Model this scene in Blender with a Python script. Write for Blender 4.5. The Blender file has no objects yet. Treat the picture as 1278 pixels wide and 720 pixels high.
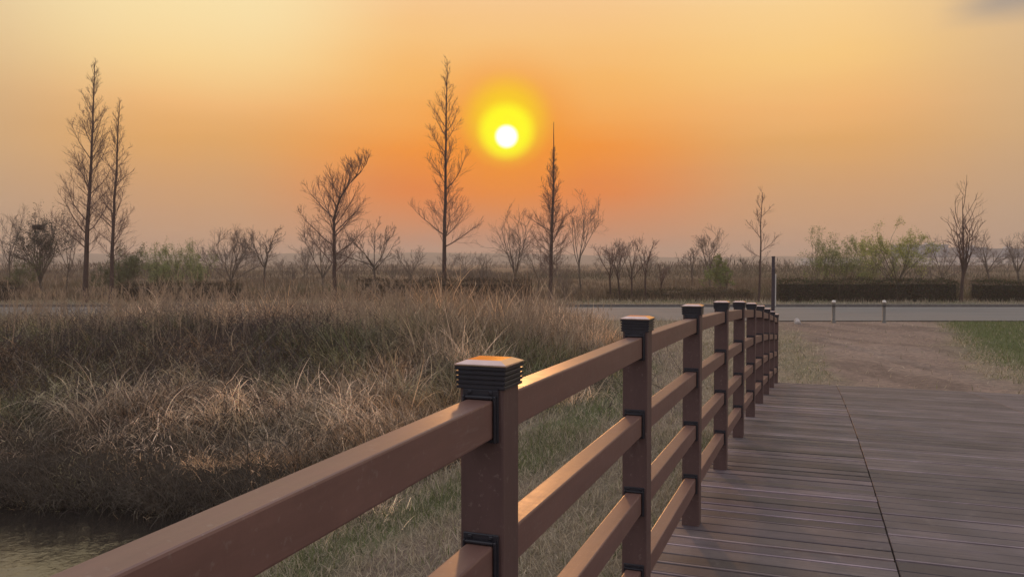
import bpy, math
import numpy as np
R = math.radians
S = bpy.context.scene
COL = S.collection

# ------------------------------------------------------------------ camera
CZ = 2.15                      # eye height above the road level
F = 1026.0                     # focal length in photo pixels (photo is 1278 wide)
cam = bpy.data.cameras.new('camera'); cam.sensor_width = 36; cam.lens = 36*F/1278
cam.clip_start = .05; cam.clip_end = 5000
co = bpy.data.objects.new('camera', cam); COL.objects.link(co)
co.location = (0, 0, CZ); co.rotation_euler = (R(90-1.84), 0, 0)
S.camera = co

# ------------------------------------------------------------------ colour management, cycles
S.view_settings.view_transform = 'Standard'; S.view_settings.look = 'None'
S.view_settings.exposure = 0; S.view_settings.gamma = 1
S.view_settings.use_curve_mapping = False
S.render.engine = 'CYCLES'
cy = S.cycles
cy.max_bounces = 6; cy.diffuse_bounces = 3; cy.glossy_bounces = 3; cy.transmission_bounces = 3
cy.volume_bounces = 1; cy.transparent_max_bounces = 8
cy.use_denoising = True

def lin(c):
    o = []
    for v in c[:3]:
        v = v/255.
        o.append(v/12.92 if v <= .04045 else ((v+.055)/1.055)**2.4)
    return tuple(o)
def lin4(c): return lin(c)+(1,)

# ------------------------------------------------------------------ world: hazy sunset sky
SUN_EL = 8.62; SUN_AZ = -0.38   # degrees; azimuth from +Y towards +X
w = bpy.data.worlds.new("World"); S.world = w; w.use_nodes = True
nt = w.node_tree; nt.nodes.clear()
class NB:
    def __init__(s, nt): s.nt = nt
    def n(s, t, **k):
        x = s.nt.nodes.new(t)
        for a, b in k.items(): setattr(x, a, b)
        return x
    def l(s, a, b): s.nt.links.new(a, b)
    def setin(s, sock, v):
        if isinstance(v, bpy.types.NodeSocket): s.l(v, sock)
        else: sock.default_value = v
    def m(s, op, a, b=0., c=None, clamp=False):
        x = s.n('ShaderNodeMath', operation=op); x.use_clamp = clamp
        s.setin(x.inputs[0], a); s.setin(x.inputs[1], b)
        if c is not None: s.setin(x.inputs[2], c)
        return x.outputs[0]
    def ss(s, v, a, b, lo=0., hi=1.):
        x = s.n('ShaderNodeMapRange', interpolation_type='SMOOTHSTEP')
        s.setin(x.inputs[0], v); x.inputs[1].default_value = a; x.inputs[2].default_value = b
        x.inputs[3].default_value = lo; x.inputs[4].default_value = hi
        return x.outputs[0]
    def mix(s, f, a, b, bt='MIX'):
        x = s.n('ShaderNodeMix', data_type='RGBA', blend_type=bt)
        s.setin(x.inputs[0], f); s.setin(x.inputs[6], a); s.setin(x.inputs[7], b)
        return x.outputs[2]
    def ramp(s, f, stops, interp='LINEAR'):
        x = s.n('ShaderNodeValToRGB'); e = x.color_ramp.elements; x.color_ramp.interpolation = interp
        while len(e) < len(stops): e.new(.5)
        for i, (p, c) in enumerate(stops): e[i].position = p; e[i].color = c if len(c) == 4 else tuple(c)+(1,)
        s.setin(x.inputs[0], f); return x.outputs[0]
    def noise(s, vec, scale, detail=3, rough=.5, col=False):
        x = s.n('ShaderNodeTexNoise'); x.inputs['Scale'].default_value = scale
        x.inputs['Detail'].default_value = detail; x.inputs['Roughness'].default_value = rough
        if vec is not None: s.l(vec, x.inputs['Vector'])
        return x.outputs[1 if col else 0]
    def mapping(s, vec, scale=(1, 1, 1), rot=(0, 0, 0)):
        x = s.n('ShaderNodeMapping'); x.inputs['Scale'].default_value = scale; x.inputs['Rotation'].default_value = rot
        s.l(vec, x.inputs['Vector']); return x.outputs[0]

b = NB(nt)
tc = b.n('ShaderNodeTexCoord')
D = tc.outputs['Generated']
sep = b.n('ShaderNodeSeparateXYZ'); b.l(D, sep.inputs[0])
el = b.m('MULTIPLY', b.m('ARCSINE', sep.outputs[2]), 180/math.pi)
az = b.m('MULTIPLY', b.m('ARCTAN2', sep.outputs[0], sep.outputs[1]), 180/math.pi)
# slight uneven haze layers
nz = b.noise(b.mapping(D, (1.2, 1.2, 9)), 2.2, 3, .55)
elw = b.m('ADD', el, b.m('MULTIPLY', b.m('SUBTRACT', nz, .5), 2.2))
fe = b.m('DIVIDE', elw, 40.0, clamp=True)
def sky(stops): return b.ramp(fe, [(e/40.0, lin4(c)) for e, c in stops])
up = [(24, (240, 222, 196)), (32, (234, 226, 222)), (40, (232, 230, 240))]  # unseen sky above the view, lifted as fill light
near = sky([(0, (186, 138, 118)), (2.2, (214, 138, 92)), (5, (236, 132, 54)), (7.5, (248, 148, 46)), (9.5, (250, 168, 78)), (12, (251, 184, 100)), (15, (251, 197, 126)), (18, (250, 203, 146))]+up)
mid = sky([(0, (190, 148, 124)), (2.2, (202, 156, 120)), (5, (214, 161, 110)), (8, (230, 170, 100)), (10, (245, 183, 112)), (13, (252, 203, 128)), (16, (252, 211, 146)), (18, (252, 217, 160))]+up)
far = sky([(0, (182, 150, 128)), (2.2, (190, 158, 130)), (5, (200, 163, 126)), (8, (211, 171, 125)), (11, (218, 180, 132)), (14, (221, 186, 142)), (16, (220, 188, 150)), (18, (216, 190, 158))]+up)
back = sky([(0, (160, 148, 152)), (2.2, (172, 160, 164)), (5, (186, 173, 178)), (8, (198, 185, 190)), (11, (206, 194, 200)), (18, (216, 206, 214)), (28, (224, 217, 226)), (40, (232, 230, 240))])  # unseen sky behind the camera, brighter than natural to add fill light
aza = b.m('ABSOLUTE', b.m('SUBTRACT', az, SUN_AZ))
c = b.mix(b.ss(aza, 5, 20), near, mid)
c = b.mix(b.ss(aza, 21, 35), c, far)
c = b.mix(b.ss(aza, 50, 125), c, back)
# left of the sun the upper haze is brighter, towards cream
cre = b.m('MULTIPLY', b.m('MULTIPLY', b.ss(az, -6, -18), b.ss(az, -40, -25)), b.m('MULTIPLY', b.ss(el, 8, 17), b.ss(el, 28, 18)))
c = b.mix(b.m('MULTIPLY', cre, .6), c, lin4((254, 236, 182)))
# a thin grey cloud at the upper right
cl = b.m('MULTIPLY', b.ss(b.m('ADD', az, b.m('MULTIPLY', nz, 5)), 28.6, 33), b.ss(b.m('ADD', el, b.m('MULTIPLY', nz, 1.5)), 14.3, 15.9))
cl = b.m('MULTIPLY', cl, b.ss(el, 26, 20))
c = b.mix(b.m('MULTIPLY', cl, .85), c, lin4((164, 152, 142)))
# clear Nishita dome overhead
nish = b.n('ShaderNodeTexSky', sky_type='NISHITA'); nish.sun_disc = False
nish.sun_elevation = R(SUN_EL); nish.sun_rotation = R(SUN_AZ)
nish.dust_density = 4; nish.air_density = 1.5
nsc = b.n('ShaderNodeVectorMath', operation='SCALE'); b.l(nish.outputs[0], nsc.inputs[0]); nsc.inputs['Scale'].default_value = .15
c = b.mix(b.ss(el, 40, 80, 0, .4), c, nsc.outputs[0])
# aureole of the hazy sun
def dirv(a, e): a = R(a); e = R(e); return (math.sin(a)*math.cos(e), math.cos(a)*math.cos(e), math.sin(e))
def ang(a, e):
    x = b.n('ShaderNodeVectorMath', operation='DISTANCE'); b.l(D, x.inputs[0]); x.inputs[1].default_value = dirv(a, e)
    return b.m('MULTIPLY', x.outputs['Value'], 180/math.pi)
a1 = ang(SUN_AZ, SUN_EL); a2 = ang(SUN_AZ, SUN_EL+1.1); a3 = ang(SUN_AZ, SUN_EL+.4)
c = b.mix(b.ss(a1, 7.0, 1.0, 0, .72), c, lin4((250, 148, 12)))
c = b.mix(b.ss(a2, 3.6, 1.3, 0, .95), c, lin4((255, 208, 4)))
c = b.mix(b.ss(a3, 2.3, 1.2), c, (1.08, 1.02, .0, 1))
c = b.mix(b.ss(a1, .92, .52), c, (1.6, 1.5, 1.3, 1))
bg = b.n('ShaderNodeBackground'); b.l(c, bg.inputs[0]); bg.inputs[1].default_value = 1.0
ow = b.n('ShaderNodeOutputWorld'); b.l(bg.outputs[0], ow.inputs[0])

sl = bpy.data.lights.new('sun', 'SUN'); sl.energy = 0.7; sl.color = (1, .44, .15); sl.angle = R(2.0)
so = bpy.data.objects.new('sun', sl); COL.objects.link(so)
so.rotation_euler = (R(90-SUN_EL), 0, R(180-SUN_AZ))   # shines from +Y, low

# ------------------------------------------------------------------ helpers
rng = np.random.default_rng(7)
def link(o, parent=None):
    COL.objects.link(o)
    if parent: o.parent = parent
    return o
def tag(o, label=None, cat=None, group=None, kind=None):
    for k, v in (('label', label), ('category', cat), ('group', group), ('kind', kind)):
        if v: o[k] = v
    return o
def empty(name, label, cat, loc=(0, 0, 0), rz=0, group=None):
    o = bpy.data.objects.new(name, None); link(o); o.location = loc; o.rotation_euler = (0, 0, rz)
    o.empty_display_size = .2
    return tag(o, label, cat, group)
def npmesh(name, V, Fq, m, parent=None, cols=None, smooth=False, loc=None, quads=True):
    """V (n,3); Fq (m,4) or (m,3) index array or list of such"""
    V = np.asarray(V, np.float32); me = bpy.data.meshes.new(name)
    arrs = Fq if isinstance(Fq, list) else [Fq]
    arrs = [np.asarray(a, np.int32) for a in arrs if len(a)]
    li = np.concatenate([a.ravel() for a in arrs]); tot = np.concatenate([np.full(len(a), a.shape[1], np.int32) for a in arrs])
    st = np.concatenate([[0], np.cumsum(tot)[:-1]]).astype(np.int32)
    me.vertices.add(len(V)); me.vertices.foreach_set('co', V.ravel())
    me.loops.add(len(li)); me.loops.foreach_set('vertex_index', li)
    me.polygons.add(len(tot)); me.polygons.foreach_set('loop_start', st)
    try: me.polygons.foreach_set('loop_total', tot)
    except Exception: pass
    me.polygons.foreach_set('use_smooth', np.full(len(tot), bool(smooth)))
    if cols is not None:
        at = me.color_attributes.new('Col', 'FLOAT_COLOR', 'POINT')
        c4 = np.ones((len(V), 4), np.float32); c4[:, :cols.shape[1]] = cols; at.data.foreach_set('color', c4.ravel())
    me.update(calc_edges=True); me.validate()
    if m: me.materials.append(m)
    o = bpy.data.objects.new(name, me); link(o, parent)
    if loc is not None: o.location = loc
    return o

class MB:
    """collects simple solids"""
    def __init__(s): s.v = []; s.f4 = []; s.f3 = []; s.c = []; s.n = 0
    def add(s, V, f4=(), f3=(), c=(1, 1, 1)):
        V = np.asarray(V, float)
        if len(f4): s.f4.append(np.asarray(f4)+s.n)
        if len(f3): s.f3.append(np.asarray(f3)+s.n)
        s.v.append(V); s.c.append(np.tile(np.asarray(c, float), (len(V), 1))); s.n += len(V)
    BF = np.array([(0, 3, 2, 1), (4, 5, 6, 7), (0, 1, 5, 4), (1, 2, 6, 5), (2, 3, 7, 6), (3, 0, 4, 7)])
    def box(s, x0, x1, y0, y1, z0, z1, dz=0., c=(1, 1, 1)):
        """dz lifts the y1 end (sloped along y)"""
        s.add([(x0, y0, z0), (x1, y0, z0), (x1, y1, z0+dz), (x0, y1, z0+dz), (x0, y0, z1), (x1, y0, z1), (x1, y1, z1+dz), (x0, y1, z1+dz)], s.BF, c=c)
    def frust(s, a, z0, b_, z1, cx=0, cy=0, c=(1, 1, 1)):
        V = [(cx-a, cy-a, z0), (cx+a, cy-a, z0), (cx+a, cy+a, z0), (cx-a, cy+a, z0), (cx-b_, cy-b_, z1), (cx+b_, cy-b_, z1), (cx+b_, cy+b_, z1), (cx-b_, cy+b_, z1)]
        s.add(V, s.BF, c=c)
    def lathe(s, prof, k=16, cx=0, cy=0, c=(1, 1, 1)):
        V = []; f = []
        for r, z in prof:
            for i in range(k): V.append((cx+r*math.cos(2*math.pi*i/k), cy+r*math.sin(2*math.pi*i/k), z))
        for j in range(len(prof)-1):
            for i in range(k): f.append((j*k+i, j*k+(i+1) % k, (j+1)*k+(i+1) % k, (j+1)*k+i))
        s.add(V, f, c=c)
    def build(s, name, m, parent=None, bevel=0., smooth=False, col=False, seg=2):
        arr = []
        if s.f4: arr.append(np.concatenate(s.f4))
        if s.f3: arr.append(np.concatenate(s.f3))
        o = npmesh(name, np.concatenate(s.v), arr, m, parent, np.concatenate(s.c) if col else None, smooth)
        if bevel:
            md = o.modifiers.new('bevel', 'BEVEL'); md.width = bevel; md.segments = seg; md.limit_method = 'ANGLE'
            md.harden_normals = False
        return o

def tubes(P, r0, r1, k):
    """P (N,n,3) polylines -> verts, quads"""
    P = np.asarray(P, float); N, n, _ = P.shape
    T = np.gradient(P, axis=1); T /= np.linalg.norm(T, axis=2, keepdims=True)+1e-9
    ref = np.where(np.abs(T[..., 2:3]) > .8, np.array([1., .1, 0]), np.array([0, 0, 1.]))
    A = np.cross(T, ref); A /= np.linalg.norm(A, axis=2, keepdims=True)+1e-9
    B = np.cross(T, A)
    t = np.linspace(0, 1, n)[None, :]
    rad = np.asarray(r0)[:, None]*(1-t)+np.asarray(r1)[:, None]*t
    th = np.arange(k)*2*math.pi/k
    V = P[:, :, None]+rad[:, :, None, None]*(A[:, :, None]*np.cos(th)[None, None, :, None]+B[:, :, None]*np.sin(th)[None, None, :, None])
    idx = np.arange(N*n*k).reshape(N, n, k)
    a = idx[:, :-1]; c_ = idx[:, 1:]
    q = np.stack([a, np.roll(a, -1, 2), np.roll(c_, -1, 2), c_], -1).reshape(-1, 4)
    return V.reshape(-1, 3), q

def at(px, d): return (px-639)/F*d
def ztop(py, d): return CZ+(327-py)*d/F

# value noise for shaping ground and tinting plants
_h = np.random.default_rng(3).random((256, 256))
def vn(x, y, s=1.):
    x = np.asarray(x)/s+1000; y = np.asarray(y)/s+1000
    xi = np.floor(x).astype(int); yi = np.floor(y).astype(int); fx = x-xi; fy = y-yi
    fx = fx*fx*(3-2*fx); fy = fy*fy*(3-2*fy)
    g = lambda a, b_: _h[a % 256, b_ % 256]
    return (g(xi, yi)*(1-fx)+g(xi+1, yi)*fx)*(1-fy)+(g(xi, yi+1)*(1-fx)+g(xi+1, yi+1)*fx)*fy
def fbm(x, y, s, o=3):
    r = 0; a = .5; tot = 0
    for i in range(o): r = r+a*vn(x+17*i, y-31*i, s); tot += a; a *= .5; s *= .5
    return r/tot
def sst(v, a, b_): t = np.clip((v-a)/(b_-a), 0, 1); return t*t*(3-2*t)

# ------------------------------------------------------------------ materials
def newmat(name):
    m = bpy.data.materials.new(name); m.use_nodes = True; t = m.node_tree; t.nodes.clear(); q = NB(t)
    o = q.n('ShaderNodeOutputMaterial'); p = q.n('ShaderNodeBsdfPrincipled'); q.l(p.outputs[0], o.inputs[0])
    return m, q, p, o
def bump(q, p, h, dist=.002, st=1.):
    x = q.n('ShaderNodeBump'); x.inputs['Strength'].default_value = st; x.inputs['Distance'].default_value = dist
    q.l(h, x.inputs['Height']); q.l(x.outputs[0], p.inputs['Normal'])

def mat_simple(name, colr, rough=.6, var=.15, scale=8, metal=0., bmp=0., spec=.5):
    m, q, p, o = newmat(name); t = q.n('ShaderNodeTexCoord')
    n = q.noise(t.outputs['Object'], scale, 5, .6)
    c0 = tuple(v*(1-var) for v in colr)+(1,); c1 = tuple(min(1, v*(1+var)) for v in colr)+(1,)
    q.l(q.ramp(n, [(.3, c0), (.7, c1)]), p.inputs['Base Color'])
    p.inputs['Roughness'].default_value = rough; p.inputs['Metallic'].default_value = metal
    p.inputs['Specular IOR Level'].default_value = spec
    if bmp: bump(q, p, n, bmp)
    return m

# brown composite timber of the railing
def mat_wpc(name, colr, rough, stretch):
    m, q, p, o = newmat(name); t = q.n('ShaderNodeTexCoord')
    oi = q.n('ShaderNodeObjectInfo')
    va = q.n('ShaderNodeVectorMath', operation='ADD'); q.l(t.outputs['Object'], va.inputs[0])
    cx = q.n('ShaderNodeCombineXYZ'); q.l(q.m('MULTIPLY', oi.outputs['Random'], 30), cx.inputs[0]); q.l(cx.outputs[0], va.inputs[1])
    g = q.noise(q.mapping(va.outputs[0], stretch), 9, 5, .65)
    s_ = q.noise(va.outputs[0], 26, 5, .7)
    sp = q.noise(va.outputs[0], 5, 3, .5)
    f = q.m('ADD', q.m('MULTIPLY', g, .5), q.m('ADD', q.m('MULTIPLY', s_, .3), q.m('MULTIPLY', sp, .2)))
    col = q.ramp(f, [(.3, tuple(v*.78 for v in colr)+(1,)), (.52, tuple(colr)+(1,)), (.7, tuple(v*1.25 for v in colr)+(1,))])
    dust = q.m('ADD', q.ss(q.noise(va.outputs[0], 60, 3, .7), .60, .72, 0, .4), q.m('MULTIPLY', q.ss(q.noise(va.outputs[0], 3.5, 5, .75), .5, .7), q.ss(q.noise(q.mapping(va.outputs[0], tuple(v*1.5 for v in stretch)), 30, 3, .7), .5, .68, 0, .35)), clamp=True)
    col = q.mix(dust, col, (.26, .2, .17, 1))
    q.l(col, p.inputs['Base Color'])
    q.l(q.m('ADD', rough-.1, q.m('MULTIPLY', s_, .22)), p.inputs['Roughness'])
    bump(q, p, f, .0016, .6)
    return m
M = {}
M['rail'] = mat_wpc('brown_composite_rail', (.175, .094, .074), .45, (3, .25, 3))
M['post'] = mat_wpc('brown_composite_post', (.105, .060, .052), .55, (3, 3, .3))
M['black'] = mat_simple('black_coated_metal', (.018, .018, .024), .42, .2, 30)
M['captop'] = mat_simple('cap_lid', (.66, .48, .42), .02, .12, 20, metal=.9)
M['screw'] = mat_simple('screw_steel', (.35, .35, .36), .35, .1, 40, metal=.9)
M['trim'] = mat_simple('pale_edge_board', (.34, .26, .20), .6, .25, 14)
M['beam'] = mat_simple('bridge_beam_steel', (.08, .06, .055), .6, .2, 6)
M['conc'] = mat_simple('concrete', (.36, .34, .31), .85, .18, 5, bmp=.003)

# deck boards
m, q, p, o = newmat('deck_composite'); t = q.n('ShaderNodeTexCoord'); a = q.n('ShaderNodeAttribute'); a.attribute_name = 'Col'
g = q.noise(q.mapping(t.outputs['Object'], (.5, 26, 1)), 4, 5, .65)
g2 = q.noise(q.mapping(t.outputs['Object'], (1.2, 1.6, 1)), 1.6, 4, .6)
rib = q.n('ShaderNodeTexWave', wave_type='BANDS', bands_direction='Y', wave_profile='SIN')
rib.inputs['Scale'].default_value = 20; rib.inputs['Distortion'].default_value = .15; q.l(t.outputs['Object'], rib.inputs[0])
f = q.m('ADD', q.m('MULTIPLY', g, .55), q.m('MULTIPLY', g2, .45))
k_ = q.ramp(f, [(.36, (.5, .48, .48, 1)), (.48, (.9, .9, .9, 1)), (.53, (1.05, 1.05, 1.05, 1)), (.64, (1.75, 1.72, 1.7, 1))])
col = q.mix(1., a.outputs['Color'], k_, 'MULTIPLY')
dn = q.noise(t.outputs['Object'], 7, 6, .7)
col = q.mix(q.ss(dn, .56, .75, 0, .45), col, (.24, .20, .175, 1))
q.l(col, p.inputs['Base Color'])
q.l(q.m('ADD', .42, q.m('MULTIPLY', g, .35)), p.inputs['Roughness'])
p.inputs['Specular IOR Level'].default_value = .5
bump(q, p, q.m('ADD', q.m('MULTIPLY', rib.outputs[1], .6), g), .0018, .8)
M['deck'] = m

# blades, reeds, leaves: colour from attribute, thin and translucent
def mat_blade(name, trans=.35, rough=.6, gain=1.):
    m, q, p, o = newmat(name); a = q.n('ShaderNodeAttribute'); a.attribute_name = 'Col'
    q.l(a.outputs['Color'], p.inputs['Base Color']); p.inputs['Roughness'].default_value = rough
    p.inputs['Specular IOR Level'].default_value = .25
    tr = q.n('ShaderNodeBsdfTranslucent'); q.l(a.outputs['Color'], tr.inputs[0])
    mx = q.n('ShaderNodeMixShader'); mx.inputs[0].default_value = trans
    q.l(p.outputs[0], mx.inputs[1]); q.l(tr.outputs[0], mx.inputs[2]); q.l(mx.outputs[0], o.inputs[0])
    return m
M['reed'] = mat_blade('dry_reed', .3)
M['grass'] = mat_blade('grass_blade', .3)
M['leaf'] = mat_blade('leaf', .4)

# bark
def mat_bark(name, colr, sc=6):
    m, q, p, o = newmat(name); t = q.n('ShaderNodeTexCoord')
    n = q.noise(q.mapping(t.outputs['Object'], (1, 1, .25)), sc, 5, .7)
    q.l(q.ramp(n, [(.3, tuple(v*.55 for v in colr)+(1,)), (.7, tuple(v*1.4 for v in colr)+(1,))]), p.inputs['Base Color'])
    p.inputs['Roughness'].default_value = .85; bump(q, p, n, .02, .7)
    return m
M['bark'] = mat_bark('reddish_bark', (.075, .045, .036))
M['twig'] = mat_bark('bare_twigs', (.17, .105, .085))
M['bark2'] = mat_bark('grey_bark', (.10, .078, .062))
M['twig2'] = mat_bark('grey_twigs', (.17, .13, .105))
M['gtwig'] = mat_bark('greenish_twigs', (.15, .15, .075))

# ------------------------------------------------------------------ bridge frame
TH = math.atan(.3674); SN, CS = math.sin(TH), math.cos(TH)
P0 = (-.657, 0.)
def su2w(s, u): return (P0[0]+s*SN+u*CS, s*CS-u*SN)
def w2su(x, y): dx = x-P0[0]; return dx*SN+y*CS, dx*CS-y*SN
ks = np.arange(-3, 11)
topr = np.array([-.318, -.258, -.214, -.190, -.204, -.233, -.280, -.345, -.43, -.53, -.645, -.77, -.90, -1.035])
S0 = 1.775; SP = 1.4914
DECK_H = 1.2
sk = S0+SP*ks
# smooth profile through the posts
pc = np.polyfit(sk, topr, 5)
def ztop_s(s): return CZ+np.polyval(pc, s)
def zdeck(s): return ztop_s(s)-DECK_H
S_END = S0+SP*9+.16; S_BEG = S0-3*SP-.3

# ------------------------------------------------------------------ ground height
def pond_edge(y): return -3.1+np.clip(6-y, 0, 20)*1.15+.35*(vn(y, y*0+3., 1.3)-.5)
def shore_y(x): return 11.35+.7*(vn(x, x*0+9., 2.3)-.5)+.35*(vn(x, x*0+5., .8)-.5)-.03*(x+6)
def height(x, y):
    s, u = w2su(x, y)
    inn = np.minimum(shore_y(x)-y, pond_edge(y)-x)
    inn = np.minimum(inn, y+9)          # the pool ends behind the bridge
    L = np.interp(y, [2, 8, 10.6, 14, 17, 20, 24], [-.95, -.9, -.72, -.45, -.2, -.03, 0])
    east = sst(x, -3, 1)
    L2 = np.interp(y, [2, 11, 12.5, 14, 16, 18, 20, 23, 27], [-.9, -.9, -.78, -.42, -.05, .2, .3, .15, 0])
    L = L*east+L2*(1-east)
    L = L+.28*np.exp(-(((x+8)/4.5)**2+((y-18.5)/3.)**2))
    L = L+(1-east)*sst(y, 11.6, 13)*(1-sst(y, 24, 27))*(.42*(vn(x+4, y, 1.25)-.5)+.16*(vn(x, y+8, .55)-.5))
    L = L+(fbm(x, y, 1.6)-.5)*.16*(1-sst(y, 26, 28.5))
    dist = -inn
    h = np.where(inn > 0, WATER-.05-.6*sst(inn, 0, 1.5), WATER-.05+(L-WATER+.05)*sst(dist, 0., 1.1))
    emb = -.03-.6*np.clip(S_END-.1-s, 0, 9)-.30*np.clip(-u-.25, 0, 9)**1.1-.25*np.clip(u-6.2, 0, 60)*(1-sst(y, 18, 26))
    emb = emb+(fbm(x, y, .9)-.5)*.03
    h = np.maximum(h, np.where(s > S_END-6, emb, -9))
    h = h*(1-sst(y, 26.5, 29.2))+0.0*sst(y, 26.5, 29.2)
    h = np.where((y > 29) & (y < 42.5), -.03, h)
    h = np.where(y >= 42.5, .06+.2*(fbm(x, y, 9)-.5)*sst(y, 43, 60), h)
    return h
WATER = -1.28
REED_Y = [8, 10.2, 12.3, 15.9, 20, 27]; REED_X = [-2.6, -1.35, .1, 1.7, 2.6, 3.0]
def reed_in(x, y):   # >0 inside the reed bed, metres from its edge
    e = np.interp(y, REED_Y, REED_X)+(vn(x, y, 1.1)-.5)*.9
    return np.minimum(np.minimum(e-x, 27.2-y), y-(shore_y(x)-.1)*(x < -3.1)-8.0*(x >= -3.1))

def path_mask(x, y):
    n2 = fbm(x+50, y, .7, 3)
    pcx = np.interp(y, [12, 16, 22, 30], [6.6, 7.6, 9.9, 12.6]); hw = np.interp(y, [12, 16, 22, 30], [1.5, 1.4, 1.7, 3.1])
    return (1-sst(np.abs(x-pcx+(n2-.5)*1.2)/hw, .7, 1.35))*sst(y, 10, 13)*(1-sst(y, 30, 30.5))
# zone colours of the soil
def soil(x, y):
    n1 = fbm(x, y, 2.2, 4); n2 = fbm(x+50, y, .7, 3); n3 = fbm(x-20, y+9, 6, 3)
    s, u = w2su(x, y)
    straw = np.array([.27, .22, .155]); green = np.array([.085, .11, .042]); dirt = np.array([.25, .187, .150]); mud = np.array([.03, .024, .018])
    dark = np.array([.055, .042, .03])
    def mx(a, b_, f): return a*(1-f[..., None])+b_*f[..., None]
    base = np.broadcast_to(straw, x.shape+(3,)).copy()
    base = mx(base, green, sst(n1, .50, .64)*.75)
    # approach path beyond the deck: from the deck end to the road
    f = path_mask(x, y)
    base = np.where((s > S_END-1)[..., None], mx(mx(base, straw*.95, np.full(x.shape, .6)), dirt, f), base)
    rut = sst(fbm(x*1.6+y*.25, y*.35, .9, 3), .52, .66)*f
    base = mx(base, dirt*.62, rut*.6); base = mx(base, np.array([.30, .23, .185]), sst(fbm(x+40, y*.4, 1.0, 3), .55, .68)*f*.5)
    # worn track beside the bridge
    tr = 1-sst(np.abs(x-np.interp(y, REED_Y, [-1.0, .1, 1.4, 2.9, 3.6, 4.2])+(n2-.5)*.8), .35, 1.1)
    base = mx(base, dirt*.82, tr*.75*(y < 24))
    gr = 1-sst(np.abs(x-np.interp(y, REED_Y, [-2.4, -.9, .6, 2.1, 3.0, 3.6])+(n2-.5)*.6), .2, .9)
    base = mx(base, green, gr*.7*(y < 19))
    # green lawn right of the path
    gl = sst(x-np.interp(y, [12, 16, 20, 30], [7.8, 9.0, 10.5, 14.4])+(n3-.5)*3, 0, 1.6)*(y > 14)*(y < 30)
    base = mx(base, green*1.05, gl*.9)
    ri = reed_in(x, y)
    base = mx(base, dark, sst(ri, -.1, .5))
    h = height(x, y)
    base = mx(base, mud, (1-sst(h, WATER+.05, WATER+.4)))
    # fields beyond the road
    fld = mx(mx(np.broadcast_to(np.array([.13, .095, .062]), x.shape+(3,)), np.array([.075, .065, .04]), sst(fbm(x, y*.6, 14, 3), .42, .6)), np.array([.17, .125, .08]), sst(fbm(x+90, y*.5, 30, 3), .5, .65)*.7)
    base = np.where((y > 41)[..., None], fld, base)
    base = mx(base, green*.9+.02, ((y > 38) & (y < 43))*sst(n1, .3, .7)*.6)
    return base

def axis(parts):
    out = []
    for a, b_, st in parts: out.append(np.arange(a, b_, st))
    return np.unique(np.round(np.concatenate(out), 3))
gx = axis([(-1250, -200, 70), (-200, -40, 10), (-40, -16, .8), (-16, 16, .13), (16, 40, .6), (40, 200, 10), (200, 1251, 70)])
gy = axis([(-60, -10, 5), (-10, 5, .5), (5, 24, .13), (24, 46, .35), (46, 120, 2.5), (120, 300, 15), (300, 1251, 70)])
GX, GY = np.meshgrid(gx, gy)
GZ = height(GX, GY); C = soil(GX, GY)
nx = len(gx); ny = len(gy); idx = np.arange(nx*ny).reshape(ny, nx)
q4 = np.stack([idx[:-1, :-1], idx[:-1, 1:], idx[1:, 1:], idx[1:, :-1]], -1).reshape(-1, 4)
m, q, p, o = newmat('soil'); t = q.n('ShaderNodeTexCoord'); a = q.n('ShaderNodeAttribute'); a.attribute_name = 'Col'
n1 = q.noise(t.outputs['Object'], 9, 6, .7); n2 = q.noise(t.outputs['Object'], 60, 4, .7); n3 = q.noise(t.outputs['Object'], 1.4, 4, .6)
f = q.m('ADD', q.m('MULTIPLY', n1, .5), q.m('ADD', q.m('MULTIPLY', n2, .3), q.m('MULTIPLY', n3, .2)))
col = q.mix(1., a.outputs['Color'], q.ramp(f, [(.34, (.45, .45, .45, 1)), (.5, (1, 1, 1, 1)), (.64, (1.55, 1.5, 1.4, 1))]), 'MULTIPLY')
q.l(col, p.inputs['Base Color']); p.inputs['Roughness'].default_value = .95; p.inputs['Specular IOR Level'].default_value = .15
bump(q, p, f, .05, .8); M['soil'] = m
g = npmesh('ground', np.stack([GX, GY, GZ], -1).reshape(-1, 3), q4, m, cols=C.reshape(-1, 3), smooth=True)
tag(g, kind='structure')

# ------------------------------------------------------------------ road, kerbs
m, q, p, o = newmat('asphalt'); t = q.n('ShaderNodeTexCoord')
n = q.noise(t.outputs['Object'], 40, 5, .7); n2 = q.noise(q.mapping(t.outputs['Object'], (.15, 1, 1)), 1.2, 4, .6)
f = q.m('ADD', q.m('MULTIPLY', n, .4), q.m('MULTIPLY', n2, .6))
q.l(q.ramp(f, [(.3, (.10, .095, .09, 1)), (.7, (.19, .18, .165, 1))]), p.inputs['Base Color'])
p.inputs['Roughness'].default_value = .7; bump(q, p, n, .006, .5); M['asphalt'] = m
mb = MB()
xs = np.linspace(-260, 260, 105)
for i in range(104): mb.add([(xs[i], 30.1, 0), (xs[i+1], 30.1, 0), (xs[i+1], 39.4, 0), (xs[i], 39.4, 0)], [(0, 1, 2, 3)])
tag(mb.build('road', M['asphalt']), kind='structure')
M['paint'] = mat_simple('road_paint', (.42, .40, .35), .7, .3, 9)
mb = MB()
for y in (38.6,): mb.box(-260, 260, y-.06, y+.06, .001, .005)
tag(mb.build('road_markings', M['paint']), kind='structure')
M['kerbc'] = mat_simple('weathered_kerb_concrete', (.13, .12, .11), .85, .25, 5, bmp=.003)
mb = MB()
for y0, y1, z in ((39.4, 39.6, .12),):
    for i in range(-130, 130): mb.box(i*2+.006, i*2+1.994, y0, y1, -.1, z)
tag(mb.build('kerb', M['kerbc'], bevel=.012), kind='structure')
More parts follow.
